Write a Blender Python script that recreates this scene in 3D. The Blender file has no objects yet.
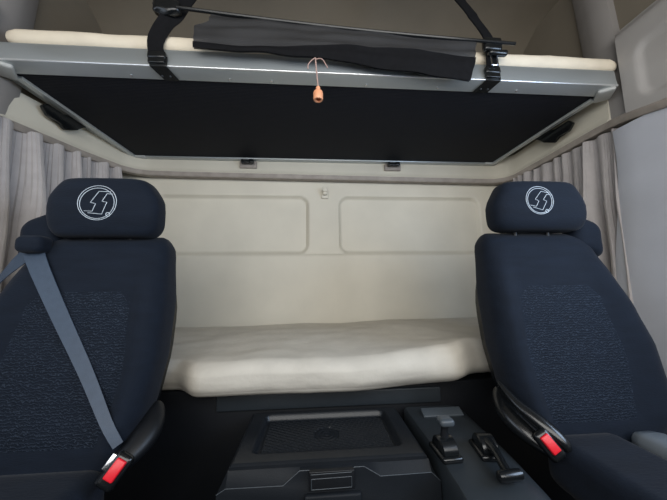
import bpy, bmesh, math, random
from mathutils import Vector, Matrix, noise
from mathutils.bvhtree import BVHTree
random.seed(4)
SC = bpy.context.scene
COL = SC.collection
V = Vector

# ------------------------------------------------------------------ camera, world, light, exposure
cam = bpy.data.objects.new('camera', bpy.data.cameras.new('camera')); COL.objects.link(cam)
f_px = 279.0
cam.data.sensor_fit = 'HORIZONTAL'; cam.data.sensor_width = 36.0
cam.data.lens = f_px / 667.0 * 36.0
cam.data.clip_start = 0.01
Xc = V((0.99727006, -0.0727123, -0.01285919))       # rows: world -> (right, up, forward)
Yc = V((0.00374313, -0.12414294, 0.99225728))
Zc = V((0.07374568, 0.98959661, 0.12353187))
cam.matrix_world = Matrix(((Xc.x, Yc.x, -Zc.x, 0), (Xc.y, Yc.y, -Zc.y, 0), (Xc.z, Yc.z, -Zc.z, 1.10), (0, 0, 0, 1)))
SC.camera = cam

world = bpy.data.worlds.new('daylight'); SC.world = world; world.use_nodes = True
world.node_tree.nodes['Background'].inputs[0].default_value = (0.78, 0.88, 1.0, 1)
world.node_tree.nodes['Background'].inputs[1].default_value = 0.45

def area(name, loc, target, sx, sy, power, color):
    d = bpy.data.lights.new(name, 'AREA'); d.shape = 'RECTANGLE'; d.size = sx; d.size_y = sy
    d.energy = power; d.color = color
    o = bpy.data.objects.new(name, d); COL.objects.link(o); o.location = loc
    o.rotation_euler = (V(target) - V(loc)).to_track_quat('-Z', 'Y').to_euler()
    return o
area('windshield_daylight', (0.06, -0.62, 1.62), (0.06, 1.2, 1.25), 2.0, 0.85, 28, (1.0, 0.98, 0.94))
area('right_door_window_daylight', (1.30, 0.08, 1.45), (0.0, 0.55, 1.25), 0.75, 0.6, 15, (0.58, 0.75, 1.0))
area('left_door_window_daylight', (-1.18, 0.08, 1.45), (0.0, 0.55, 1.25), 0.75, 0.6, 3, (0.72, 0.84, 1.0))

SC.view_settings.view_transform = 'Standard'
SC.view_settings.look = 'None'
SC.view_settings.gamma = 1.0
SC.view_settings.use_curve_mapping = False
SC.view_settings.exposure = 0.0

# ------------------------------------------------------------------ materials
def mat(name, col, rough=0.6, metal=0.0, var=0.08, vscale=9.0, bump=0.0, bscale=120.0, spec=0.5, stretch=(1, 1, 1), sheen=0.0):
    m = bpy.data.materials.new(name); m.use_nodes = True
    nt = m.node_tree; N = nt.nodes; L = nt.links; b = N['Principled BSDF']
    b.inputs['Roughness'].default_value = rough; b.inputs['Metallic'].default_value = metal
    b.inputs['Specular IOR Level'].default_value = spec
    if sheen: b.inputs['Sheen Weight'].default_value = sheen; b.inputs['Sheen Roughness'].default_value = 0.5
    tc = N.new('ShaderNodeTexCoord'); mp = N.new('ShaderNodeMapping'); L.new(tc.outputs['Object'], mp.inputs[0])
    mp.inputs['Scale'].default_value = stretch
    n = N.new('ShaderNodeTexNoise'); n.inputs['Scale'].default_value = vscale; n.inputs['Detail'].default_value = 5
    L.new(mp.outputs[0], n.inputs['Vector'])
    r = N.new('ShaderNodeValToRGB'); L.new(n.outputs[0], r.inputs[0])
    r.color_ramp.elements[0].position = 0.3; r.color_ramp.elements[1].position = 0.7
    r.color_ramp.elements[0].color = tuple(c * (1 - var) for c in col) + (1,)
    r.color_ramp.elements[1].color = tuple(min(1, c * (1 + var)) for c in col) + (1,)
    L.new(r.outputs[0], b.inputs['Base Color'])
    if bump:
        n2 = N.new('ShaderNodeTexNoise'); n2.inputs['Scale'].default_value = bscale; n2.inputs['Detail'].default_value = 3
        L.new(mp.outputs[0], n2.inputs['Vector'])
        bp = N.new('ShaderNodeBump'); bp.inputs['Strength'].default_value = bump; bp.inputs['Distance'].default_value = 0.002
        L.new(n2.outputs[0], bp.inputs['Height']); L.new(bp.outputs[0], b.inputs['Normal'])
    return m

M = {}
M['plastic'] = mat('beige_plastic', (0.61, 0.575, 0.485), 0.55, var=0.05, vscale=5, bump=0.15, bscale=250)
M['liner'] = mat('headliner_fabric', (0.19, 0.165, 0.128), 0.95, var=0.07, vscale=4, bump=0.3, bscale=300)
M['liner_dark'] = mat('overhead_felt', (0.20, 0.18, 0.16), 0.95, var=0.07, vscale=4, bump=0.3, bscale=300)
M['trim'] = mat('grey_beige_trim', (0.36, 0.345, 0.335), 0.6, var=0.06, vscale=5, bump=0.1)
M['upright'] = mat('vignetted_grey_trim', (0.25, 0.235, 0.225), 0.7, var=0.06, vscale=5, bump=0.1)  # trim grey darkened, lens vignette put into the colour
M['pillar'] = mat('haze_tinted_pillar_trim', (0.50, 0.52, 0.58), 0.6, var=0.05, vscale=6, bump=0.1)  # bluish brightness of the lens haze painted into the trim colour
M['rail'] = mat('taupe_rail', (0.30, 0.265, 0.235), 0.6, var=0.15, vscale=22)
M['alu'] = mat('brushed_aluminium', (0.42, 0.45, 0.46), 0.33, metal=0.6, var=0.05, vscale=14, bump=0.05, bscale=90, stretch=(0.2, 1, 1))
M['cap'] = mat('grey_cap_plastic', (0.40, 0.41, 0.40), 0.45)
M['black'] = mat('black_plastic', (0.006, 0.007, 0.009), 0.42, var=0.15, bump=0.08, bscale=400, spec=0.35)
M['gloss'] = mat('gloss_black_plastic', (0.006, 0.007, 0.008), 0.22, var=0.1)
M['dark'] = mat('dark_grey_plastic', (0.020, 0.025, 0.030), 0.42, var=0.12, bump=0.2, bscale=500, spec=0.4)
M['console'] = mat('console_plastic', (0.010, 0.012, 0.015), 0.33, var=0.12, bump=0.2, bscale=500, spec=0.35)
M['box'] = mat('matt_box_plastic', (0.010, 0.012, 0.015), 0.5, var=0.12, bump=0.2, bscale=500, spec=0.15)
M['carpet'] = mat('black_carpet', (0.012, 0.012, 0.014), 0.95, var=0.2, bump=0.5, bscale=300, spec=0.12)
M['webbing'] = mat('black_webbing', (0.006, 0.006, 0.007), 0.8, var=0.2, vscale=60, bump=0.4, bscale=300, spec=0.12)
M['belt'] = mat('grey_belt_webbing', (0.044, 0.063, 0.094), 0.42, var=0.08, vscale=60, bump=0.2, bscale=400, spec=0.25)
M['fabric'] = mat('navy_seat_fabric', (0.0058, 0.0095, 0.0175), 0.75, var=0.15, vscale=30, bump=0.4, bscale=260, sheen=0.05, stretch=(0.35, 1, 1.6), spec=0.12)
M['thread'] = mat('silver_thread', (0.50, 0.56, 0.62), 0.5, var=0.1, vscale=120)
M['red'] = mat('red_button_plastic', (0.70, 0.012, 0.025), 0.35, var=0.05)
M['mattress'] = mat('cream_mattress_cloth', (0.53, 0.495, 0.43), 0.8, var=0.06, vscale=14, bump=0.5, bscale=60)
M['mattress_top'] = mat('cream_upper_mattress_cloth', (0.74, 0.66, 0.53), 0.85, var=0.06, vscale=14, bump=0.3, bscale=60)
M['curtain'] = mat('grey_curtain_cloth', (0.40, 0.375, 0.37), 0.9, var=0.06, vscale=30, bump=0.2, bscale=300, sheen=0.1)
M['orange'] = mat('orange_plastic', (0.75, 0.33, 0.17), 0.45, var=0.06)
M['cord'] = mat('pink_grey_cord', (0.42, 0.28, 0.24), 0.8)
M['bright'] = mat('highlight_aluminium', (0.85, 0.87, 0.88), 0.36, metal=0.9, var=0.02)
M['chrome'] = mat('chrome', (0.6, 0.6, 0.62), 0.2, metal=1.0, var=0.02)
M['plate'] = mat('dull_grey_plate', (0.045, 0.055, 0.065), 0.45)
M['armrest'] = mat('grey_satin_plastic', (0.15, 0.17, 0.19), 0.32, var=0.08)

def wave_mat(name, col, col2, scale, rot, dist, pos=0.75, rough=0.75, bump=0.6, mask=None):
    m = mat(name, col, rough, var=0.12, vscale=30, spec=0.15); nt = m.node_tree; N = nt.nodes; L = nt.links; b = N['Principled BSDF']
    tc = N.new('ShaderNodeTexCoord'); mp = N.new('ShaderNodeMapping'); L.new(tc.outputs['Object'], mp.inputs[0])
    mp.inputs['Rotation'].default_value = rot
    w = N.new('ShaderNodeTexWave'); w.inputs['Scale'].default_value = scale; w.inputs['Distortion'].default_value = dist
    w.inputs['Detail'].default_value = 2; w.inputs['Detail Scale'].default_value = 3; w.bands_direction = 'Z' if rot == (0, 0, 0) else 'X'
    L.new(mp.outputs[0], w.inputs[0])
    r = N.new('ShaderNodeValToRGB'); L.new(w.outputs[1], r.inputs[0])
    r.color_ramp.elements[0].position = pos; r.color_ramp.elements[1].position = min(1, pos + 0.2)
    mix = N.new('ShaderNodeMixRGB'); mix.inputs[2].default_value = col2 + (1,)
    src = b.inputs['Base Color'].links[0].from_socket
    L.new(src, mix.inputs[1]); L.new(r.outputs[0], mix.inputs[0]); L.new(mix.outputs[0], b.inputs['Base Color'])
    bp = N.new('ShaderNodeBump'); bp.inputs['Strength'].default_value = bump; bp.inputs['Distance'].default_value = 0.002
    L.new(w.outputs[1], bp.inputs['Height']); L.new(bp.outputs[0], b.inputs['Normal'])
    return m
M['quilt'] = wave_mat('patterned_seat_fabric', (0.0062, 0.010, 0.018), (0.025, 0.035, 0.053), 46, (0, 0, 0), 8.0, 0.84)
M['panel'] = wave_mat('ribbed_dark_panel', (0.007, 0.008, 0.012), (0.012, 0.014, 0.020), 40, (0, 0, math.radians(90)), 0.6, 0.6, 0.7, 0.3)
M['net'] = mat('black_net_cloth', (0.022, 0.022, 0.024), 0.75, var=0.2, vscale=8)
nt = M['net'].node_tree; N = nt.nodes; L = nt.links
tr = N.new('ShaderNodeBsdfTransparent'); mx = N.new('ShaderNodeMixShader'); mx.inputs[0].default_value = 0.76
out = [n for n in N if n.type == 'OUTPUT_MATERIAL'][0]
L.new(tr.outputs[0], mx.inputs[1]); L.new(N['Principled BSDF'].outputs[0], mx.inputs[2]); L.new(mx.outputs[0], out.inputs[0])

# ------------------------------------------------------------------ helpers
ORIGIN = {}
def link_mesh(name, bm, m, parent=None, smooth=True, origin=None):
    bmesh.ops.recalc_face_normals(bm, faces=bm.faces)
    if parent is not None: org = ORIGIN[parent.name]
    elif origin is not None: org = V(origin)
    else:
        xs = [v.co for v in bm.verts]
        org = V(((min(c.x for c in xs) + max(c.x for c in xs)) / 2, (min(c.y for c in xs) + max(c.y for c in xs)) / 2, min(c.z for c in xs)))
    for v in bm.verts: v.co -= org
    me = bpy.data.meshes.new(name); bm.to_mesh(me); bm.free()
    for mm in (m if isinstance(m, (list, tuple)) else [m]): me.materials.append(mm)
    if smooth:
        me.polygons.foreach_set('use_smooth', [True] * len(me.polygons))
        try: me.set_sharp_from_angle(angle=math.radians(38))
        except Exception: pass
    o = bpy.data.objects.new(name, me); COL.objects.link(o)
    if parent is not None: o.parent = parent
    else: o.location = org
    ORIGIN[o.name] = org
    return o

def thing(name, label, cat, loc, group=None):
    o = bpy.data.objects.new(name, None); o.empty_display_size = 0.05; COL.objects.link(o); o.location = loc
    ORIGIN[o.name] = V(loc); o['label'] = label; o['category'] = cat
    if group: o['group'] = group
    return o
def tag(o, label, cat, group=None):
    o['label'] = label; o['category'] = cat
    if group: o['group'] = group
    return o
def struct(name, bm, m, smooth=False):
    o = link_mesh(name, bm, m, smooth=smooth); o['kind'] = 'structure'; return o

def add_rbox(bm, c, s, r=0.005, seg=3, rot=None, n=0, deform=None):
    """rounded box: centre c, full size s, edge radius r; n extra interior cuts"""
    b2 = bmesh.new(); bmesh.ops.create_cube(b2, size=1.0)
    h = V(s) / 2; r = min(r, min(h) * 0.999)
    if n: bmesh.ops.subdivide_edges(b2, edges=b2.edges[:], cuts=n, use_grid_fill=True)
    for v in b2.verts: v.co = V((v.co.x * s[0], v.co.y * s[1], v.co.z * s[2]))
    if r > 0:
        if n:
            # inflate to a rounded box by clamping to the inner box
            for v in b2.verts:
                q = V((max(-h.x + r, min(h.x - r, v.co.x)), max(-h.y + r, min(h.y - r, v.co.y)), max(-h.z + r, min(h.z - r, v.co.z))))
                d = v.co - q
                if d.length > 1e-9: v.co = q + d.normalized() * r
        else:
            bmesh.ops.bevel(b2, geom=b2.edges[:] + b2.verts[:], offset=r, segments=seg, affect='EDGES', profile=0.5)
    mt = Matrix.Translation(V(c)) @ (rot.to_4x4() if rot else Matrix())
    for v in b2.verts:
        v.co = mt @ v.co
        if deform: v.co = deform(v.co)
    me = bpy.data.meshes.new('tmp'); b2.to_mesh(me); b2.free(); bm.from_mesh(me); bpy.data.meshes.remove(me)
    return bm
def rbox(*a, **k): return add_rbox(bmesh.new(), *a, **k)

def add_loft(bm, rings, cap=True, closed=True):
    vr = [[bm.verts.new(p) for p in r] for r in rings]
    n = len(vr[0])
    for a, b in zip(vr[:-1], vr[1:]):
        for i in range(n if closed else n - 1):
            j = (i + 1) % n
            bm.faces.new((a[i], a[j], b[j], b[i]))
    if cap and closed:
        bm.faces.new(list(reversed(vr[0]))); bm.faces.new(vr[-1])
    return bm
def add_tube(bm, pts, r, n=10, flat=1.0, cap=True):
    pts = [V(p) for p in pts]; rings = []
    rr = r if isinstance(r, (list, tuple)) else [r] * len(pts)
    up = None
    for i, p in enumerate(pts):
        t = (pts[min(i + 1, len(pts) - 1)] - pts[max(i - 1, 0)]).normalized()
        if up is None: up = V((0, 0, 1)) if abs(t.z) < 0.9 else V((0, 1, 0))
        a = t.cross(up).normalized(); up = a.cross(t).normalized()
        rings.append([p + a * math.cos(k * 2 * math.pi / n) * rr[i] + up * math.sin(k * 2 * math.pi / n) * rr[i] * flat for k in range(n)])
    return add_loft(bm, rings, cap)
def tube(*a, **k): return add_tube(bmesh.new(), *a, **k)
def add_strip(bm, pts, w, side, th):
    """flat webbing along pts; side = width direction(s)"""
    pts = [V(p) for p in pts]; rings = []
    for i, p in enumerate(pts):
        t = (pts[min(i + 1, len(pts) - 1)] - pts[max(i - 1, 0)]).normalized()
        s = V(side[i] if isinstance(side, list) else side); s = (s - t * s.dot(t)).normalized()
        nrm = t.cross(s).normalized(); ww = w[i] if isinstance(w, list) else w
        rings.append([p + s * ww / 2 + nrm * th / 2, p - s * ww / 2 + nrm * th / 2, p - s * ww / 2 - nrm * th / 2, p + s * ww / 2 - nrm * th / 2])
    return add_loft(bm, rings)
def strip(*a, **k): return add_strip(bmesh.new(), *a, **k)
def spline(pts, n=8):
    pts = [V(p) for p in pts]; out = []
    for i in range(len(pts) - 1):
        p0 = pts[max(i - 1, 0)]; p1 = pts[i]; p2 = pts[i + 1]; p3 = pts[min(i + 2, len(pts) - 1)]
        for k in range(n):
            t = k / n
            out.append(0.5 * ((2 * p1) + (-p0 + p2) * t + (2 * p0 - 5 * p1 + 4 * p2 - p3) * t * t + (-p0 + 3 * p1 - 3 * p2 + p3) * t ** 3))
    out.append(pts[-1]); return out
def add_prism(bm, poly, d, z=None):
    """extrude polygon (list of points) by vector d"""
    a = [bm.verts.new(p) for p in poly]; b = [bm.verts.new(V(p) + V(d)) for p in poly]
    bm.faces.new(a); bm.faces.new(list(reversed(b)))
    for i in range(len(a)):
        j = (i + 1) % len(a); bm.faces.new((a[i], b[i], b[j], a[j]))
    return bm
def interp(x, tab):
    if x <= tab[0][0]: return tab[0][1]
    for (a, fa), (b, fb) in zip(tab[:-1], tab[1:]):
        if x <= b:
            t = (x - a) / (b - a); t = t * t * (3 - 2 * t) * 0.5 + t * 0.5
            return fa + (fb - fa) * t
    return tab[-1][1]
def sstep(a, b, x):
    t = max(0, min(1, (x - a) / (b - a))); return t * t * (3 - 2 * t)
def mesh_of(o):
    off = ORIGIN[o.name]
    return BVHTree.FromPolygons([v.co + off for v in o.data.vertices], [list(p.vertices) for p in o.data.polygons])

CX = 0.06                                 # the cab's middle line
XL, XR, YB, ZF, ZT = -1.06, 1.19, 1.57, 0.15, 2.45

# ------------------------------------------------------------------ the shell
struct('floor', rbox((CX, 0.46, ZF - 0.02), (2.45, 2.3, 0.04), 0), M['carpet'])
# ceiling: gently vaulted, rising to the front of the bunk
bm = bmesh.new(); rings = []
for i in range(25):
    y = -0.72 + i * (YB + 0.06 + 0.72) / 24
    z = ZT - 0.30 * sstep(1.15, 1.63, y) ** 1.5 - 0.25 * sstep(0.2, -0.72, y)
    rings.append([V((XL - 0.05 + k * (XR - XL + 0.1) / 12, y, z)) for k in range(13)])
add_loft(bm, rings, closed=False)
r = bmesh.ops.extrude_face_region(bm, geom=bm.faces[:])
for v in r['geom']:
    if isinstance(v, bmesh.types.BMVert): v.co.z += 0.03
struct('ceiling', bm, M['liner'], True)

# rear wall: moulded panel with two rounded recesses, upper half is headliner
def rrect(x, z, x0, x1, z0, z1, r):
    cx, cz = (x0 + x1) / 2, (z0 + z1) / 2
    dx = abs(x - cx) - (x1 - x0) / 2 + r; dz = abs(z - cz) - (z1 - z0) / 2 + r
    return math.hypot(max(dx, 0), max(dz, 0)) + min(max(dx, dz), 0) - r
def rear_y(x, z):
    y = YB
    for a, b in ((-0.88, -0.022), (0.150, 1.005)):
        d = rrect(x, z, a, b, 1.275, 1.612, 0.055)
        y += 0.021 * (1 - sstep(-0.018, 0.004, d))
    y += -0.010 * (1 - sstep(1.262, 1.276, z)) + 0.006 * (1 - sstep(1.0, 1.25, z))
    return y
bm = bmesh.new(); rings = []
zs = [ZF + i * 0.05 for i in range(16)] + [0.95 + i * 0.0065 for i in range(110)] + [1.68, 1.80, 2.0, 2.2, 2.46]
xs = [XL - 0.02 + i * (XR - XL + 0.04) / 330 for i in range(331)]
for z in zs: rings.append([V((x, rear_y(x, z), z)) for x in xs])
add_loft(bm, rings, closed=False)
for f in bm.faces: f.material_index = 1 if f.calc_center_median().z > 1.80 else 0
r = bmesh.ops.extrude_face_region(bm, geom=bm.faces[:])
for v in r['geom']:
    if isinstance(v, bmesh.types.BMVert): v.co.y = YB + 0.06
struct('wall_rear', bm, [M['plastic'], M['liner']], True)

# side walls with a door window opening towards the front
for nm, X, s in (('wall_left', XL, -1), ('wall_right', XR, 1)):
    bm = bmesh.new(); t = 0.05; xc = X + s * t / 2
    y0, y1, wy0, wy1, wz0, wz1 = -0.72, YB + 0.06, -0.35, 0.50, 1.15, 1.80
    for (a, b, c, d) in ((y0, y1, ZF, wz0), (y0, wy0, wz0, wz1), (wy1, y1, wz0, wz1), (y0, y1, wz1, 2.46)):
        add_rbox(bm, (xc, (a + b) / 2, (c + d) / 2), (t, b - a, d - c), 0)
    for f in bm.faces: f.material_index = 1 if f.calc_center_median().z > 1.85 else 0
    struct(nm, bm, [M['trim'], M['liner']])
bm = bmesh.new()
add_rbox(bm, (CX, -0.74, 0.62), (2.35, 0.05, 0.94), 0)
add_rbox(bm, (CX, -0.74, 2.16), (2.35, 0.05, 0.20), 0)
struct('wall_front', bm, M['dark'])

# moulded lip that runs round the bunk under the upper berth (left side, rear, right side)
path = [(-0.995, 0.60, 1.640), (-0.998, 0.86, 1.650), (-1.030, 0.93, 1.654), (-1.015, 1.25, 1.69), (-0.985, 1.45, 1.712), (-0.945, 1.50, 1.715), (-0.88, 1.520, 1.714)]
path += [(-0.88 + i * 0.19, 1.522, 1.713 - i * 0.0016) for i in range(1, 11)]
path += [(1.07, 1.518, 1.696), (1.12, 1.49, 1.695), (1.145, 1.44, 1.694), (1.15, 1.2, 1.700), (1.15, 0.98, 1.704), (1.146, 0.93, 1.700), (1.125, 0.865, 1.684), (1.120, 0.75, 1.660), (1.120, 0.60, 1.634)]
def sweep(path, prof):
    rings = []
    P = [V(p) for p in path]
    for i, p in enumerate(P):
        t = P[min(i + 1, len(P) - 1)] - P[max(i - 1, 0)]; t.z = 0; t.normalize()
        inn = V((t.y, -t.x, 0))                       # towards the cab's middle
        rings.append([p + inn * a + V((0, 0, b)) for a, b in prof])
    return rings
bm = bmesh.new()
add_loft(bm, sweep(path[2:-3], [(-0.035, 0.0), (-0.004, 0.0), (0.004, 0.004), (0.008, 0.014), (0.0, 0.024), (-0.002, 0.040), (-0.006, 0.10), (-0.014, 0.135), (-0.035, 0.14)]))
struct('trim_1', bm, M['plastic'], True)
bm = bmesh.new()                                       # thin taupe edge under the lip
add_loft(bm, sweep(path, [(-0.034, -0.012), (0.002, -0.012), (0.008, -0.004), (0.009, 0.010), (0.004, 0.016), (-0.034, 0.018)]))
struct('trim_2', bm, M['rail'], True)
# upright pillars between the berth and the doors
for i, (X, s) in enumerate(((XL, 1), (XR, -1))):
    bm = bmesh.new()
    prof = [(0, 0.862), (0.022, 0.866), (0.032, 0.885), (0.035, 0.92), (0.032, 0.945), (0.028, 0.955), (0.024, 0.985), (0.010, 1.0), (0, 1.0)]
    rings = []
    for k in range(12):
        zb = 1.665 if s > 0 else 1.70; z = zb + k * (2.45 - zb) / 11; lean = 0.04 * ((z - 1.6) / 0.85)
        rings.append([V((X + s * a, b + lean, z)) for a, b in prof])
    add_loft(bm, rings); struct('trim_%d' % (3 + i), bm, M['upright'], True)
# door-side overhead panels with a shallow moulded recess
for i, (X, s) in enumerate(((XL, 1), (XR, -1))):
    bm = bmesh.new(); rings = []
    ys = [0.30 + k * 0.56 / 80 for k in range(81)]; zz = [1.672 + k * 0.368 / 60 for k in range(61)]
    for z in zz:
        row = []
        for y in ys:
            d = rrect(y, z, 0.25, 0.812, 1.715, 1.925, 0.05)
            x = 0.060 - 0.012 * (1 - sstep(-0.022, 0.004, d)) - 0.03 * sstep(1.98, 2.04, z) ** 2
            row.append(V((X + s * x, y, z)))
        rings.append(row)
    add_loft(bm, rings, closed=False)
    r = bmesh.ops.extrude_face_region(bm, geom=bm.faces[:])
    for v in r['geom']:
        if isinstance(v, bmesh.types.BMVert): v.co.x = X
    struct('trim_%d' % (5 + i), bm, M['trim'], True)
# door pillar covers below the lip, haze tint in their colour
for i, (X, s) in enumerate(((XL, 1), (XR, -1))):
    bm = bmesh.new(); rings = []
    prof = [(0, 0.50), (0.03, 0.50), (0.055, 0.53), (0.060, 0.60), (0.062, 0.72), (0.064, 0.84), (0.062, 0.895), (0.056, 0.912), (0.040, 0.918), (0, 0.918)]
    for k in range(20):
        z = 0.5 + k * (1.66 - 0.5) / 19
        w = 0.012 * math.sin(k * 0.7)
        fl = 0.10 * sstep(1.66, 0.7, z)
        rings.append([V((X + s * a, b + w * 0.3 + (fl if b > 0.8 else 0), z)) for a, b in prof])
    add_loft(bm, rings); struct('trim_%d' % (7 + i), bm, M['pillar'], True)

# ------------------------------------------------------------------ upper berth
Z0 = 1.800
bunk = thing('upper_bunk', 'grey metal framed upper bunk bed with dark ribbed underside against rear wall', 'bunk bed', (CX, 1.2, Z0))
bm = bmesh.new()
fr = [(0.868, 1.876), (0.862, 1.868), (0.860, 1.830), (0.857, 1.812), (0.859, 1.806), (0.866, 1.803), (0.908, 1.799), (0.911, 1.803), (0.911, 1.872), (0.918, 1.876)]
rings = []
for k in range(2):
    x = (-1.000, 1.112)[k]; rings.append([V((x, a, b)) for a, b in fr])
add_loft(bm, rings); fr_o = link_mesh('front_rail', bm, M['alu'], bunk)
link_mesh('highlight_bead', tube([(-1.0, 0.8585, 1.8085), (CX, 0.8585, 1.8085), (1.112, 0.8585, 1.8085)], 0.0036, 12), M['bright'], fr_o)  # brighter metal bead added to carry the highlight on the rail's lower edge
for X, s in ((-0.965, -1), (1.075, 1)):
    bm = bmesh.new()
    pr = [(0, 0.0), (0.002, -0.004), (0.020, -0.004), (0.024, 0.006), (0.040, 0.010), (0.044, 0.02), (0.044, 0.07), (0, 0.07)]
    if s < 0: pr = [(0, 0.0), (0.002, -0.004), (0.022, -0.004), (0.026, 0.000), (0.064, 0.012), (0.068, 0.02), (0.068, 0.07), (0, 0.07)]
    add_loft(bm, [[V((X + s * a + (0.020 * s * -1 if y > 1.4 else 0), y, Z0 - 0.002 + b)) for a, b in pr] for y in (0.925, 1.535)])
    link_mesh('side_rail', bm, M['alu'], bunk)
link_mesh('rear_rail', rbox((CX, 1.512, 1.825), (2.04, 0.030, 0.060), 0.004), M['alu'], bunk)
for (x, y, a) in ((-0.985, 0.885, 0.6), (1.098, 0.890, -0.6)):
    link_mesh('corner_cap', rbox((x, y + 0.005, 1.798), (0.052, 0.075, 0.016), 0.0075, rot=Matrix.Rotation(a, 3, 'Z')), M['cap'], bunk)
for x in (-0.935, 1.050):
    link_mesh('corner_cap', rbox((x, 1.507, 1.799), (0.075, 0.030, 0.014), 0.006), M['cap'], bunk)
link_mesh('base_panel', rbox((CX - 0.005, 1.206, 1.812), (2.06, 0.610, 0.018), 0.002), M['panel'], bunk)
for x in (-0.28, -0.14, 0.19, 0.45, 0.75, -0.6):
    bm = bmesh.new(); bmesh.ops.create_cone(bm, segments=12, radius1=0.0035, radius2=0.0025, depth=0.003, cap_ends=True, matrix=Matrix.Translation((x, 0.895, 1.7990)))
    link_mesh('rivet', bm, M['chrome'], bunk)
for X, s in ((-0.985, -1), (1.095, 1)):                 # black side brackets that carry the berth
    bm = bmesh.new()
    poly = [(1.30, 1.838), (1.22, 1.800), (1.19, 1.765), (1.135, 1.735), (1.115, 1.752), (1.06, 1.748), (1.035, 1.772), (1.055, 1.795), (1.12, 1.79), (1.16, 1.815), (1.24, 1.845)]
    add_prism(bm, [V((X + s * 0.026, y, z)) for y, z in poly], (s * -0.016, 0, 0))
    bmesh.ops.bevel(bm, geom=bm.edges[:], offset=0.003, segments=2, affect='EDGES')
    link_mesh('mounting_bracket', bm, M['gloss'], bunk)

def md(c):
    c = c.copy(); c.z += 0.003 * noise.noise(c * 6) + 0.0015 * noise.noise(c * 22)
    if c.y < 0.9: c.y += 0.004 * noise.noise(V((c.x * 5, 0, 3)))
    return c
bm = rbox((0.0825, 1.180, 1.9055), (2.13, 0.635, 0.055), 0.0265, n=60, deform=md)
# round the ends in plan
for v in bm.verts:
    e = 0.012; dx = max(0, abs(v.co.x - 0.0825) - (1.065 - e)); 
    if v.co.y < 0.96: 
        k = 1 - math.sqrt(max(0, 1 - min(1, dx / e) ** 2)); v.co.y += k * e * (0.96 - v.co.y) / 0.085
tag(link_mesh('mattress', bm, M['mattress_top']), 'thin cream mattress lying on top of the raised upper bunk', 'mattress')

# straps, net and cord of the upper berth
def bunk_strap(label, pts, twist, bx, bundle):
    t = thing('bunk_strap', label, 'strap', (bx, 0.86, 1.79), 'black straps holding the upper bunk')
    p = spline(pts, 6); n = len(p)
    sd = [V((1, twist * math.sin(i / n * 3), 0.0)) for i in range(n)]
    link_mesh('webbing', strip(p, 0.046, sd, 0.004), M['webbing'], t)
    bm = bmesh.new()
    add_rbox(bm, (bx, 0.850, 1.838), (0.056, 0.016, 0.026), 0.006)
    add_rbox(bm, (bx, 0.851, 1.820), (0.052, 0.012, 0.020), 0.003)
    b = link_mesh('strap_buckle', bm, M['gloss'], t)
    bm = bmesh.new()
    add_rbox(bm, (bx + 0.004, 0.8535, 1.820), (0.054, 0.004, 0.034), 0.0015)
    add_prism(bm, [V((bx - 0.020, 0.852, 1.803)), V((bx + 0.030, 0.852, 1.803)), V((bx + 0.046, 0.905, 1.797)), V((bx + 0.000, 0.905, 1.797))] if bx < 0 else
              [V((bx - 0.024, 0.852, 1.803)), V((bx + 0.028, 0.852, 1.803)), V((bx + 0.012, 0.905, 1.797)), V((bx - 0.042, 0.905, 1.797))], (0, 0, -0.003))
    br = link_mesh('mounting_bracket', bm, M['gloss'], t)
    for dx in (-0.012, 0.014):
        bm = bmesh.new(); bmesh.ops.create_uvsphere(bm, u_segments=10, v_segments=6, radius=0.004, matrix=Matrix.Translation((bx + (0.012 if bx < 0 else -0.010) + dx, 0.888, 1.7965)))
        link_mesh('rivet', bm, M['dark'], br)
    if bundle:
        bm = rbox((bx + 0.030, 0.835, 1.995), (0.085, 0.034, 0.052), 0.016, n=8, deform=lambda c: c + V((noise.noise(c * 40) * 0.006, 0, noise.noise(c * 50 + V((3, 3, 3))) * 0.007)))
        link_mesh('tension_adjuster', bm, M['gloss'], t)
    else:
        bm = bmesh.new()
        add_rbox(bm, (bx - 0.002, 0.838, 1.925), (0.066, 0.024, 0.050), 0.009)
        add_rbox(bm, (bx + 0.012, 0.832, 1.890), (0.070, 0.022, 0.020), 0.009)
        link_mesh('tension_adjuster', bm, M['gloss'], t)
        bm = bmesh.new()
        for sx in (-0.012, 0.012): add_tube(bm, [(bx + sx, 0.836, 1.885), (bx + sx * 0.8, 0.835, 1.845)], 0.0025, 6)
        add_tube(bm, [(bx - 0.012, 0.836, 1.848), (bx + 0.012, 0.836, 1.848)], 0.0025, 6)
        link_mesh('metal_hook', bm, M['chrome'], t)
    return t
bunk_strap('black webbing strap with crumpled top at left end of the bunk net', [(-0.497, 0.850, 1.835), (-0.503, 0.848, 1.872), (-0.497, 0.846, 1.905), (-0.470, 0.843, 1.955), (-0.445, 0.845, 1.985), (-0.425, 0.848, 2.03), (-0.39, 0.862, 2.12), (-0.26, 0.90, 2.46)], 0.5, -0.497, True)
bunk_strap('black webbing strap with metal hook buckle at right end of the bunk net', [(0.632, 0.850, 1.835), (0.630, 0.846, 1.89), (0.620, 0.842, 1.955), (0.578, 0.844, 2.03), (0.537, 0.848, 2.10), (0.34, 0.90, 2.46)], 0.25, 0.630, False)

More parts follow.
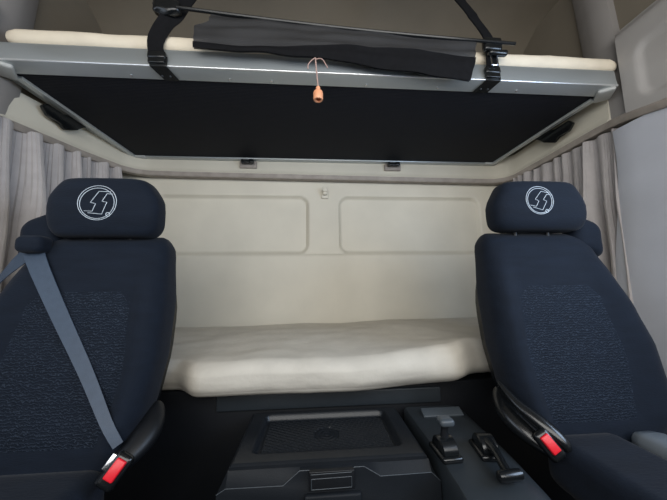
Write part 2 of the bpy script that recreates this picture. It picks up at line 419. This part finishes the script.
net = thing('safety_net', 'rolled black safety net sagging on a rod along the bunk front', 'net', (0.1, 0.83, 1.80))
rod = [(-0.505 + 1.21 * k / 10, 0.826, 1.996 - 0.072 * k / 10 - 0.012 * math.sin(math.pi * k / 10)) for k in range(11)]
link_mesh('rod', tube(rod, 0.0058, 8), M['gloss'], net)
bm = bmesh.new(); rings = []
def net_pt(u, v):
    xl = -0.327 - 0.046 * sstep(0.28, 0.42, v); xr = 0.566 - 0.040 * v
    zt = 1.978 - 0.052 * u - 0.006 * math.sin(math.pi * u)
    zb = interp(u, [(0, 1.846), (0.25, 1.838), (0.48, 1.830), (0.75, 1.795), (1, 1.772)])
    x = xl + (xr - xl) * u; z = zt + (zb - zt) * v
    y = 0.826 - 0.010 * math.sin(math.pi * v) + 0.008 * noise.noise(V((u * 7, v * 3, 0))) + 0.003 * math.sin(v * 22 + u * 9) * (1 - 0.6 * v)
    z += 0.004 * noise.noise(V((u * 10, v * 2, 5)))
    return V((x, y, z))
NU, NV = 90, 24
add_loft(bm, [[net_pt(i / NU, j / NV) for i in range(NU + 1)] for j in range(NV + 1)], closed=False)
r = bmesh.ops.extrude_face_region(bm, geom=bm.faces[:])
for v in r['geom']:
    if isinstance(v, bmesh.types.BMVert): v.co.y += 0.0012
link_mesh('mesh_cloth', bm, M['net'], net)
bm = bmesh.new()                                         # the doubled lower hem
def hem_pt(u, v):
    zb0 = 0.13 + 0.36 * sstep(0.1, 0.8, u) ; p = net_pt(u, 1 - zb0 * (1 - v)); p.y -= 0.008 + 0.003 * math.sin(v * 3.1); p.z -= 0.002 * v; return p
add_loft(bm, [[hem_pt(i / NU, j / 8) for i in range(NU + 1)] for j in range(9)], closed=False)
r = bmesh.ops.extrude_face_region(bm, geom=bm.faces[:])
for v in r['geom']:
    if isinstance(v, bmesh.types.BMVert): v.co.y += 0.0012
link_mesh('folded_hem', bm, M['webbing'], net)

cord = thing('hanging_cord', 'small orange plastic toggle hanging on a thin cord from the bunk net', 'cord', (0.016, 0.8010, 1.6580))
bm = bmesh.new()
add_tube(bm, [(0.010, 0.7990, 1.8100), (0.013, 0.7970, 1.7680), (0.018, 0.7970, 1.7130), (0.018, 0.7980, 1.6960)], 0.0022, 6)
add_tube(bm, spline([(0.010, 0.7990, 1.8100), (0.000, 0.7960, 1.8000), (-0.012, 0.7950, 1.7830), (-0.013, 0.7960, 1.7680)], 4), 0.0016, 6)
add_tube(bm, spline([(0.012, 0.7990, 1.8060), (0.030, 0.7950, 1.8040), (0.044, 0.7950, 1.7830), (0.048, 0.7960, 1.7740)], 4), 0.0016, 6)
link_mesh('string', bm, M['cord'], cord)
bm = bmesh.new()
prof = [(0.0, 1.742), (0.005, 1.742), (0.0065, 1.738), (0.005, 1.733), (0.008, 1.728), (0.0125, 1.725), (0.0135, 1.720), (0.0135, 1.702), (0.012, 1.698), (0.008, 1.698), (0.007, 1.706), (0.0, 1.707)]
add_loft(bm, [[V((0.018 + a * math.cos(k * math.pi / 8), 0.798 + a * math.sin(k * math.pi / 8), z - 0.032)) for k in range(16)] for a, z in [(max(a * 1.12, 0.0003), z) for a, z in prof]])
link_mesh('toggle', bm, M['orange'], cord)

# ------------------------------------------------------------------ rear wall fittings
for nm, x, z, lab in (('a', -0.357, 1.770, 'small dark latch on beige plate under bunk edge, left of the wall hook'), ('b', 0.462, 1.770, 'small dark latch on beige plate under bunk edge, right of the wall hook')):
    t = thing('bunk_latch', lab, 'latch', (x, 1.50, z - 0.03), 'latches under the rear edge of the bunk')
    link_mesh('plate', rbox((x, 1.516, z), (0.094, 0.012, 0.040), 0.003), M['rail'], t)
    bm = bmesh.new(); add_rbox(bm, (x - 0.004, 1.497, z + 0.006), (0.058, 0.026, 0.018), 0.005); add_rbox(bm, (x + 0.022, 1.490, z + 0.008), (0.026, 0.020, 0.024), 0.006)
    add_rbox(bm, (x - 0.028, 1.494, z + 0.012), (0.012, 0.020, 0.014), 0.003)
    link_mesh('catch', bm, M['gloss'], t)
t = thing('coat_hook', 'small beige plastic hook on the rear wall between the two recessed panels', 'hook', (0.070, 1.555, 1.60))
bm = bmesh.new(); add_rbox(bm, (0.070, YB - 0.006, 1.618), (0.040, 0.012, 0.046), 0.005)
link_mesh('plate', bm, M['plastic'], t)
bm = bmesh.new(); add_rbox(bm, (0.070, YB - 0.022, 1.626), (0.026, 0.022, 0.030), 0.008); add_rbox(bm, (0.070, YB - 0.036, 1.640), (0.024, 0.010, 0.026), 0.004)
link_mesh('hook_tip', bm, M['plastic'], t)

# ------------------------------------------------------------------ curtains
def curtain(name, label, path, ztop, zbot, folds, amp, seed):
    rnd = random.Random(seed); n = 220; P = spline(path, 40)
    def at(s): 
        i = min(len(P) - 1, int(s * (len(P) - 1))); return P[i], (P[min(i + 1, len(P) - 1)] - P[max(i - 1, 0)]).normalized()
    ph = [rnd.uniform(0.75, 1.3) for _ in range(folds)]; tot = sum(ph); bounds = [0]
    for q in ph: bounds.append(bounds[-1] + q / tot)
    am = [rnd.uniform(0.5, 1.15) for _ in range(folds)]
    def wave(s):
        for k in range(folds):
            if s <= bounds[k + 1] + 1e-9:
                t = (s - bounds[k]) / (bounds[k + 1] - bounds[k]); return am[k] * 0.5 * (1 - math.cos(2 * math.pi * t))
        return 0
    rings = []
    for j in range(41):
        v = j / 40; row = []
        for i in range(n + 1):
            s = i / n; s2 = min(1, max(0, s + 0.012 * math.sin(v * 3 + s * 9) * v))
            p, t = at(s); inn = V((-t.y, t.x, 0))
            if inn.x * (CX - p.x) < 0: inn = -inn
            a = amp * (0.55 + 0.6 * min(1, v * 3)) * wave(s2)
            zt = ztop(s) + 0.008 * noise.noise(V((s * 20, 0, seed))); z = zt + (zbot - zt) * v
            q = p + inn * (a + 0.006 * noise.noise(V((s * 12, v * 5, seed))) ) ; q.z = z; row.append(q)
        rings.append(row)
    bm = bmesh.new(); add_loft(bm, rings, closed=False)
    r = bmesh.ops.extrude_face_region(bm, geom=bm.faces[:])
    for v in r['geom']:
        if isinstance(v, bmesh.types.BMVert): v.co.x += 0.002 * (1 if v.co.x > 0 else -1)
    return tag(link_mesh(name, bm, M['curtain']), label, 'curtain')
curtain('curtain', 'grey pleated curtain hanging on the left wall behind the seat with the belt', [(-1.045, 0.72, 0), (-1.040, 1.0, 0), (-1.030, 1.25, 0), (-1.000, 1.45, 0)], lambda s: 1.642 + 0.062 * s, 0.80, 9, 0.070, 3)
curtain('curtain', 'grey pleated curtain hanging on the right wall behind the seat with no belt strap', [(1.172, 0.915, 0), (1.168, 1.1, 0), (1.165, 1.3, 0), (1.150, 1.46, 0)], lambda s: 1.682 + 0.004 * s, 0.80, 11, 0.055, 8)

# ------------------------------------------------------------------ lower berth
base = thing('bed_base', 'black cabinet carrying the lower mattress behind the storage box', 'bed base', (CX, 1.25, ZF))
link_mesh('body', rbox((CX, 1.265, 0.459), (2.22, 0.58, 0.618), 0.006), M['black'], base)
link_mesh('front_panel', rbox((0.06, 0.973, 0.728), (0.74, 0.016, 0.052), 0.006), M['dark'], base)

def lower(c):
    c = c.copy(); yc = (c.y - 0.88) / 0.66
    e = 1 - sstep(-0.435, -0.335, c.x) + sstep(0.43, 0.56, c.x)
    k = max(0, 1 - yc * 2.2)
    c.y += 0.075 * min(1, e) * k
    top = sstep(0.81, 0.87, c.z)
    c.z += top * (-0.022 * (1 - sstep(0, 0.8, yc)) + 0.010 * noise.noise(V((c.x * 3.2, c.y * 4, 1))) + 0.004 * noise.noise(V((c.x * 9, c.y * 13, 4))))
    c.z += top * 0.018 * sstep(-0.5, 0.8, c.x)
    if yc < 0.25: c.z += 0.022 * sstep(0.1, 0.5, c.x) * (1 - yc * 4)
    c.y -= 0.010 * math.sin(min(1, max(0, (c.z - 0.79) / 0.1)) * math.pi) * k
    c.y += 0.008 * noise.noise(V((c.x * 5, c.z * 14, 7))) * k + 0.0015 * noise.noise(V((c.x * 24, c.z * 40, 7))) * k
    return c
bm = rbox((0.070, 1.213, 0.832), (2.03, 0.67, 0.122), 0.038, n=110, deform=lower)
tag(link_mesh('mattress', bm, M['mattress']), 'thick off-white mattress with rumpled front on the lower berth between the seats', 'mattress')

# ------------------------------------------------------------------ storage box between the seats
tag(link_mesh('engine_cover', rbox((0.14, 0.62, 0.374), (0.74, 0.66, 0.45), 0.03), M['black']), 'black engine cover hump under the storage box and levers', 'engine cover')

box = thing('storage_box', 'black plastic storage box with ribbed tray lid between the seats', 'storage box', (0.04, 0.80, 0.60))
bm = bmesh.new()
X0, X1 = -0.196, 0.272
prof_front = [(-0.209, 0.655), (-0.190, 0.666), (-0.067, 0.665), (-0.031, 0.693), (0.113, 0.694), (0.150, 0.672), (0.268, 0.673), (0.288, 0.654)]
YFR = 0.675
pts = [V((x, YFR, z)) for x, z in prof_front] + [V((0.288, YFR, 0.602)), V((-0.209, YFR, 0.602))]
lid_back = [V((x, 0.692, 0.694)) for x, z in prof_front] + [V((0.275, 0.692, 0.602)), V((-0.200, 0.692, 0.602))]
lid_back[0].z = 0.670; lid_back[7].z = 0.670; lid_back[0].x = -0.200; lid_back[7].x = 0.278
mid = [V((p.x, 0.706, min(p.z, 0.672))) for p in lid_back]
rear = [p.copy() for p in mid]
for p in rear: p.y = 0.95; 
rear[0].z = 0.670; rear[7].z = 0.670
for k, p in enumerate(rear):
    p.x = 0.04 + (p.x - 0.04) * 1.0
add_loft(bm, [pts, lid_back, mid, rear])
body = link_mesh('body', bm, M['box'], box, smooth=True)
# edge highlight of the moulding, put in as a thin lighter bead
bm = bmesh.new()
add_tube(bm, [V((x, YFR + 0.0003, z + 0.0003)) for x, z in prof_front], 0.0008, 6)
link_mesh('highlight_bead', bm, M['plate'], body)
# lid with a sunk tray
bm = bmesh.new(); rings = []
LX0, LX1, LY0, LY1 = -0.188, 0.264, 0.690, 0.948
nx, ny = 170, 110
def lid_z(x, y):
    d = rrect(x, y, -0.150, 0.224, 0.728, 0.932, 0.022)
    z = 0.704 - 0.017 * (1 - sstep(-0.012, 0.0, d))
    if d < -0.018:
        rr = math.hypot(x - 0.037, (y - 0.832) * 1.0)
        if rr < 0.036: z += 0.0016 * (1 if math.sin(rr * 520) > 0 else 0)
        else: z += 0.0034 * sstep(-0.2, 0.6, math.sin((x * 0.55 + y * 1.0) * 2 * math.pi / 0.0135))
    e = min(x - LX0, LX1 - x, y - LY0, LY1 - y); z -= 0.004 * (1 - sstep(0, 0.006, e))
    return z
for j in range(ny + 1):
    y = LY0 + (LY1 - LY0) * j / ny; rings.append([V((LX0 + (LX1 - LX0) * i / nx, y, lid_z(LX0 + (LX1 - LX0) * i / nx, y))) for i in range(nx + 1)])
add_loft(bm, rings, closed=False)
r = bmesh.ops.extrude_face_region(bm, geom=bm.faces[:])
for v in r['geom']:
    if isinstance(v, bmesh.types.BMVert): v.co.z = 0.6935 - (0.011 if rrect(v.co.x, v.co.y, -0.165, 0.24, 0.71, 0.94, 0.02) < 0 else 0)
link_mesh('lid', bm, M['console'], box)
lt = link_mesh('latch', rbox((0.040, YFR - 0.004, 0.676), (0.100, 0.012, 0.038), 0.002), M['black'], box)
bm = bmesh.new()
for a, b in (((-0.006, 0.690), (0.084, 0.691)), ((-0.005, 0.681), (0.083, 0.682)), ((-0.005, 0.660), (0.083, 0.661)), ((-0.005, 0.681), (-0.005, 0.660)), ((0.083, 0.682), (0.083, 0.661))):
    add_tube(bm, [(a[0], YFR - 0.0102, a[1]), (b[0], YFR - 0.0102, b[1])], 0.0007, 6)
link_mesh('latch_bezel', bm, M['plate'], lt)
link_mesh('front_pocket', rbox((0.042, YFR - 0.004, 0.628), (0.125, 0.016, 0.040), 0.005), M['box'], box)

# ------------------------------------------------------------------ lever panel
lev = thing('lever_panel', 'black rounded panel with two brake levers right of the storage box', 'control panel', (0.40, 0.72, 0.60))
bm = bmesh.new(); rings = []
for k in range(14):
    t = k / 13; y = 0.50 + 0.44 * t
    top = interp(y, [(0.50, 0.655), (0.58, 0.690), (0.72, 0.702), (0.94, 0.704)]); x1 = 0.488 + 0.02 * t
    pr = [(0.292, 0.60), (0.292, top - 0.01), (0.296, top - 0.003), (0.304, top)]
    for a in range(0, 91, 10):
        rr = 0.075; pr.append((x1 - rr + rr * math.sin(math.radians(a)), top - 0.06 + 0.06 * math.cos(math.radians(a))))
    pr.append((x1 + 0.004, 0.60)); rings.append([V((a, y, b)) for a, b in pr])
add_loft(bm, rings); link_mesh('housing', bm, M['dark'], lev)
bm = bmesh.new(); add_rbox(bm, (0.390, 0.878, 0.711), (0.124, 0.032, 0.008), 0.003, rot=Matrix.Rotation(math.radians(24), 3, 'X'))
link_mesh('blank_plate', bm, M['plate'], lev)
def gate(x, y, ang):
    bm = bmesh.new(); R = Matrix.Rotation(ang, 3, 'Z')
    add_rbox(bm, (x, y, 0.703), (0.050, 0.078, 0.014), 0.006, rot=R)
    rings = []
    for s_ in (-0.019, -0.0165, 0.0165, 0.019):
        rad = 0.027 if abs(s_) < 0.018 else 0.024
        rings.append([V((x, y, 0.711)) + R @ V((s_, rad * math.cos(math.radians(a)) * 1.15, rad * math.sin(math.radians(a)))) for a in range(0, 181, 12)])
    add_loft(bm, rings); return bm
g1 = link_mesh('lever_gate', gate(0.312, 0.696, 0.05), M['gloss'], lev)
g2 = link_mesh('lever_gate', gate(0.410, 0.694, -0.12), M['gloss'], lev)
bm = bmesh.new(); add_tube(bm, spline([(0.312, 0.698, 0.722), (0.312, 0.696, 0.740), (0.313, 0.695, 0.756), (0.314, 0.694, 0.766)], 4), [0.011, 0.011, 0.010, 0.0095, 0.009, 0.009, 0.0085, 0.0085, 0.0085, 0.009, 0.010, 0.011, 0.012], 12)
l1 = link_mesh('lever', bm, M['black'], lev); l1['label'] = 'upright lever'
bm = bmesh.new(); add_rbox(bm, (0.315, 0.693, 0.772), (0.036, 0.032, 0.018), 0.008, n=6, seg=3); link_mesh('knob', bm, M['plate'], l1)
bm = bmesh.new(); add_tube(bm, spline([(0.410, 0.682, 0.726), (0.407, 0.650, 0.724), (0.401, 0.620, 0.717), (0.397, 0.598, 0.712)], 4), [0.013, 0.012, 0.011, 0.010, 0.010, 0.009, 0.009, 0.009, 0.009, 0.009, 0.009, 0.009, 0.009], 12)
l2 = link_mesh('lever', bm, M['gloss'], lev); l2['label'] = 'lever folded forward'
bm = bmesh.new(); add_tube(bm, [(0.370, 0.590, 0.711), (0.373, 0.590, 0.711), (0.383, 0.590, 0.711), (0.412, 0.592, 0.711), (0.421, 0.593, 0.711), (0.424, 0.593, 0.711)], [0.006, 0.010, 0.011, 0.011, 0.010, 0.006], 14)
link_mesh('handle', bm, M['gloss'], l2)

# ------------------------------------------------------------------ seats
def ring(cx, cy, wi, wo, hy, side, z, n=44, e=3.2, bol=0.0):
    """superellipse outline; side=+1 when the door is at +X; wi inner half width, wo outer half width"""
    pts = []
    for k in range(n):
        a = 2 * math.pi * k / n; c, s = math.cos(a), math.sin(a)
        x = math.copysign(abs(c) ** (2 / e), c); y = math.copysign(abs(s) ** (2 / e), s)
        w = wo if x * side > 0 else wi
        yy = y * hy
        if y < 0: yy -= bol * sstep(0.52, 0.86, abs(x)) * abs(y)
        pts.append(V((cx + x * w, cy + yy, z)))
    return pts
EMB = [[(0.64, 0.66), (0.02, 0.66), (-0.34, -0.02), (-0.06, -0.08), (-0.20, -0.52), (-0.62, -0.52)],
       [(0.76, 0.54), (0.45, 0.54), (0.25, 0.08), (0.51, 0.04), (0.30, -0.66), (-0.42, -0.62)]]
def make_seat(label, cx, side, emb, armrest, dz, hc, hh, rise):
    t = thing('seat', label, 'seat', (cx, 0.50, ZF), 'navy cab seats')
    yf = lambda z: 0.700 + (z - 0.70) * 0.20
    wo = [(0.66, 0.235), (0.80, 0.280), (0.92, 0.285), (1.02, 0.262), (1.10, 0.232), (1.18, 0.205), (1.22, 0.190)]
    wi = [(0.66, 0.130), (0.74, 0.155), (0.82, 0.175), (0.92, 0.186), (1.05, 0.184), (1.18, 0.164), (1.22, 0.155)]
    rings = []; zs = [0.668, 0.672, 0.685] + [0.70 + k * 0.02 for k in range(26)] + [1.210, 1.222, 1.232, 1.238]
    for z in zs:
        sh = 1.0
        if z > 1.195: sh = math.sqrt(max(0.02, 1 - ((z - 1.195) / 0.0435) ** 2))
        if z < 0.70: sh = 0.82 + 0.18 * sstep(0.665, 0.70, z)
        ex = 0.030 * (1 - sh)
        th = 0.062 * (0.6 + 0.4 * sh)
        bol = 0.030 * sstep(1.20, 1.05, z) * sstep(0.68, 0.76, z)
        zz = z; z = z + rise * sstep(1.0, 1.2, z)
        rings.append(ring(cx, yf(z) + 0.062, interp(zz, wi) - ex, interp(zz, wo) - ex, th * (sh if zz > 1.195 else 1), side, z, e=3.4, n=64, bol=bol))
    back = link_mesh('backrest', add_loft(bmesh.new(), rings), M['fabric'], t)
    tree = mesh_of(back)
    # patterned middle panel laid on the backrest
    bm = bmesh.new(); rows = []
    for j in range(41):
        z = 0.735 + j * 0.365 / 40; row = []
        half = interp(z, [(0.73, 0.125), (0.90, 0.155), (1.05, 0.135), (1.10, 0.10)])
        for i in range(31):
            x = cx + 0.020 * side + half * (i / 15 - 1)
            h = tree.ray_cast(V((x, 0.2, z)), V((0, 1, 0)))[0]
            edge = sstep(0, 3, min(i, 30 - i, j, 40 - j))
            row.append(V((x, (h.y if h else yf(z)) - 0.0025 * edge + 0.0008, z)))
        rows.append(row)
    add_loft(bm, rows, closed=False)
    r = bmesh.ops.extrude_face_region(bm, geom=bm.faces[:])
    for v in r['geom']:
        if isinstance(v, bmesh.types.BMVert): v.co.y += 0.003
    link_mesh('centre_panel', bm, M['quilt'], back)
    # headrest
    rings = []; hx = cx + (0.008 if side > 0 else 0.0)
    for k in range(27):
        a = -math.pi / 2 + math.pi * k / 26; s_ = math.copysign(abs(math.sin(a)) ** 0.62, math.sin(a)); c_ = max(0.02, math.cos(a)) ** 0.42
        z = hc + hh * s_
        wv = (0.153 if side > 0 else 0.147) - (0.022 * sstep(1.33, 1.40, z)) - 0.004 * sstep(1.28, 1.235, z)
        hw = wv * (0.55 + 0.45 * c_) if c_ < 1 else wv
        rings.append(ring(hx, 0.826 - 0.006 * sstep(1.25, 1.32, z), hw, hw, 0.050 * (0.15 + 0.85 * c_), side, z, e=3.6, n=56))
    head = link_mesh('headrest', add_loft(bmesh.new(), rings), M['fabric'], t)
    ht = mesh_of(head)
    # embroidered round emblem
    ex, ez, rx, rz, tilt = emb
    def onto(px, pz):
        ca, sa = math.cos(tilt), math.sin(tilt); qx = px * ca - pz * sa; qz = px * sa + pz * ca
        x = ex + qx * rx; z = ez + qz * rz
        h = ht.ray_cast(V((x, 0.3, z)), V((0, 1, 0)))[0]
        return V((x, (h.y if h else 0.78) - 0.0006, z))
    bm = bmesh.new()
    for rad in (1.0, 0.89):
        loop = [onto(rad * math.cos(2 * math.pi * k / 56), rad * math.sin(2 * math.pi * k / 56) - (1 - rad) * 0.3) for k in range(57)]
        add_tube(bm, loop, 0.00085, 6)
    for pl in EMB:
        dense = []
        for a, b in zip(pl[:-1], pl[1:]): dense += [onto(a[0] + (b[0] - a[0]) * q / 5, a[1] + (b[1] - a[1]) * q / 5) for q in range(5)]
        dense.append(onto(*pl[-1])); add_tube(bm, dense, 0.0008, 6)
    add_tube(bm, [onto(0.62 + 0.11 * math.cos(k * math.pi / 6), -0.66 + 0.11 * math.sin(k * math.pi / 6)) for k in range(13)], 0.0009, 6)
    e = link_mesh('embroidered_emblem', bm, M['thread'], head); e['label'] = 'silver round emblem with angular double S'
    for dx in (-0.055, 0.055): link_mesh('headrest_post', tube([(cx + dx, 0.84, 1.19), (cx + dx, 0.835, 1.27)], 0.007, 10), M['black'], t)
    # belt guide bolster at the door-side shoulder
    gx = cx + side * 0.178
    bm = rbox((gx + side * 0.010, 0.850, 1.252), (0.105, 0.070, 0.120), 0.033, n=16, deform=lambda c: V((c.x, c.y, c.z - 0.02 * max(0, (c.x - gx) * side) / 0.05)))
    link_mesh('belt_guide', bm, M['fabric'], t)
    if side < 0: link_mesh('belt_loop', rbox((cx + side * 0.160, 0.792, 1.216), (0.066, 0.050, 0.046), 0.016, n=8), M['fabric'], t)
    # cushion
    def cush(c):
        c = c.copy(); u = (c.x - cx) / 0.20
        c.z += 0.016 * sstep(0.55, 0.95, abs(u)) * sstep(0.66, 0.70, c.z)
        return c
    ix, ox = cx - side * 0.130, cx + side * (0.065 if armrest else 0.215)
    bm = rbox(((ix + ox) / 2, 0.455, 0.656 + dz), (abs(ox - ix), 0.53, 0.115), 0.034, n=30, deform=cush)
    link_mesh('cushion', bm, M['fabric'], t)
    # black plastic side shell following the back on the inner side
    bm = bmesh.new(); pth = []
    for k in range(15):
        z = 1.14 - k * 0.034; w = interp(z, wi)
        pth.append((z, cx - side * (w - 0.022 - 0.012 * sstep(1.0, 1.14, z)), yf(z) + 0.112))
    rings = [[V((x, y - 0.012 - 0.020 * sstep(0.95, 0.70, z), z)), V((x - side * 0.008, y - 0.010, z)), V((x - side * 0.010, y + 0.012, z)), V((x, y + 0.020, z)), V((x + side * 0.03, y + 0.020, z)), V((x + side * 0.03, y, z))] for z, x, y in pth]
    add_loft(bm, rings); link_mesh('side_shell', bm, M['gloss'], t)
    # pedestal and recliner housing
    link_mesh('pedestal', rbox((cx, 0.46, 0.375), (0.36, 0.44, 0.45), 0.02), M['black'], t)
    rx_ = cx - side * 0.172
    bm = bmesh.new()
    add_tube(bm, spline([(rx_ - side * 0.002, 0.805, 0.800), (rx_ - side * 0.012, 0.765, 0.770), (rx_ - side * 0.008, 0.73, 0.745), (rx_ + side * 0.008, 0.69, 0.722), (rx_ + side * 0.030, 0.655, 0.700)], 6), [0.010 + 0.020 * math.sin(math.pi * (k / 24) ** 0.8) for k in range(25)], 16, flat=0.8)
    link_mesh('recliner_cover', bm, M['gloss'] if side > 0 else M['black'], t)
    if side > 0:
        bm = bmesh.new(); add_tube(bm, spline([(0.500, 0.76, 0.835), (0.515, 0.715, 0.795), (0.543, 0.675, 0.765), (0.566, 0.645, 0.738), (0.570, 0.635, 0.722)], 6), [0.006 + 0.012 * math.sin(math.pi * (k / 24) ** 1.1) for k in range(25)], 14, flat=0.8)
        link_mesh('recliner_lever', bm, M['gloss'], t)
    # buckle
    bc = V((0.532, 0.645, 0.736)) if side > 0 else V((-0.398, 0.645, 0.735))
    R = Matrix.Rotation(math.radians(-31 * side), 3, 'Y') @ Matrix.Rotation(math.radians(-25), 3, 'X')
    bk = link_mesh('buckle', rbox(bc + R @ V((0, 0.006, -0.003)), (0.036, 0.022, 0.064), 0.009, rot=R), M['gloss'], t)
    bt = link_mesh('release_button', rbox(bc + R @ V((0, -0.006, 0)), (0.021, 0.010, 0.038), 0.003, rot=R), M['red'], bk); bt['label'] = 'red release button'
    if armrest:
        link_mesh('armrest', rbox((cx + side * 0.112, 0.45, 0.676), (0.080, 0.48, 0.124), 0.024, n=14), M['armrest'], t)['label'] = 'grey satin armrest'
    return t, back, tree, bc, R
sl, backL, treeL, bcL, RL = make_seat('navy fabric cab seat with a grey belt across it, at left', -0.580, -1, (-0.576, 1.327, 0.049, 0.047, -0.05), False, -0.005, 1.321, 0.083, 0.010)
sr, backR, treeR, bcR, RR = make_seat('navy fabric cab seat without belt across it, beside the levers at right', 0.700, 1, (0.684, 1.346, 0.043, 0.043, -0.22), True, 0.012, 1.336, 0.078, 0.024)

# ------------------------------------------------------------------ seat belt of the left seat
belt = thing('seat_belt', 'grey seat belt running across the left seat down to the red buckle', 'seat belt', (-0.6, 0.70, 0.70))
A = V((-0.750, 0.0, 1.205)); B = V((bcL.x - 0.030, 0.0, 0.756))
pts = []; ws = []; sd = []
for k in range(31):
    s = k / 30; p = A.lerp(B, s); p.x += -0.004 * math.sin(math.pi * s)
    best = None
    for dx in (-0.02, 0, 0.02):
        h = treeL.ray_cast(V((p.x + dx, 0.2, p.z)), V((0, 1, 0)))[0]
        if h is not None: best = h.y if best is None else min(best, h.y)
    y = (best if best is not None else 0.80) - 0.008
    pts.append(V((p.x, y, p.z))); ws.append(0.050 - 0.030 * s ** 0.8); sd.append(V((1, 0.5 * s, 0.25)))
ys = [p.y for p in pts]
for _ in range(10):
    for i in range(1, len(ys) - 1): ys[i] = min(ys[i], (ys[i - 1] + ys[i + 1]) / 2)
for p, y in zip(pts, ys): p.y = y
link_mesh('shoulder_strap', strip(pts, ws, sd, 0.0022), M['belt'], belt)
link_mesh('retractor_strap', strip(spline([(-0.765, 0.815, 1.205), (-0.82, 0.82, 1.155), (-0.89, 0.84, 1.09), (-0.955, 0.86, 1.03)], 6), 0.036, V((0.5, 0, 1)), 0.0022), M['belt'], belt)
link_mesh('tongue', rbox(bcL + RL @ V((-0.020, 0.002, 0.004)), (0.010, 0.004, 0.030), 0.0015, rot=RL), M['chrome'], belt)
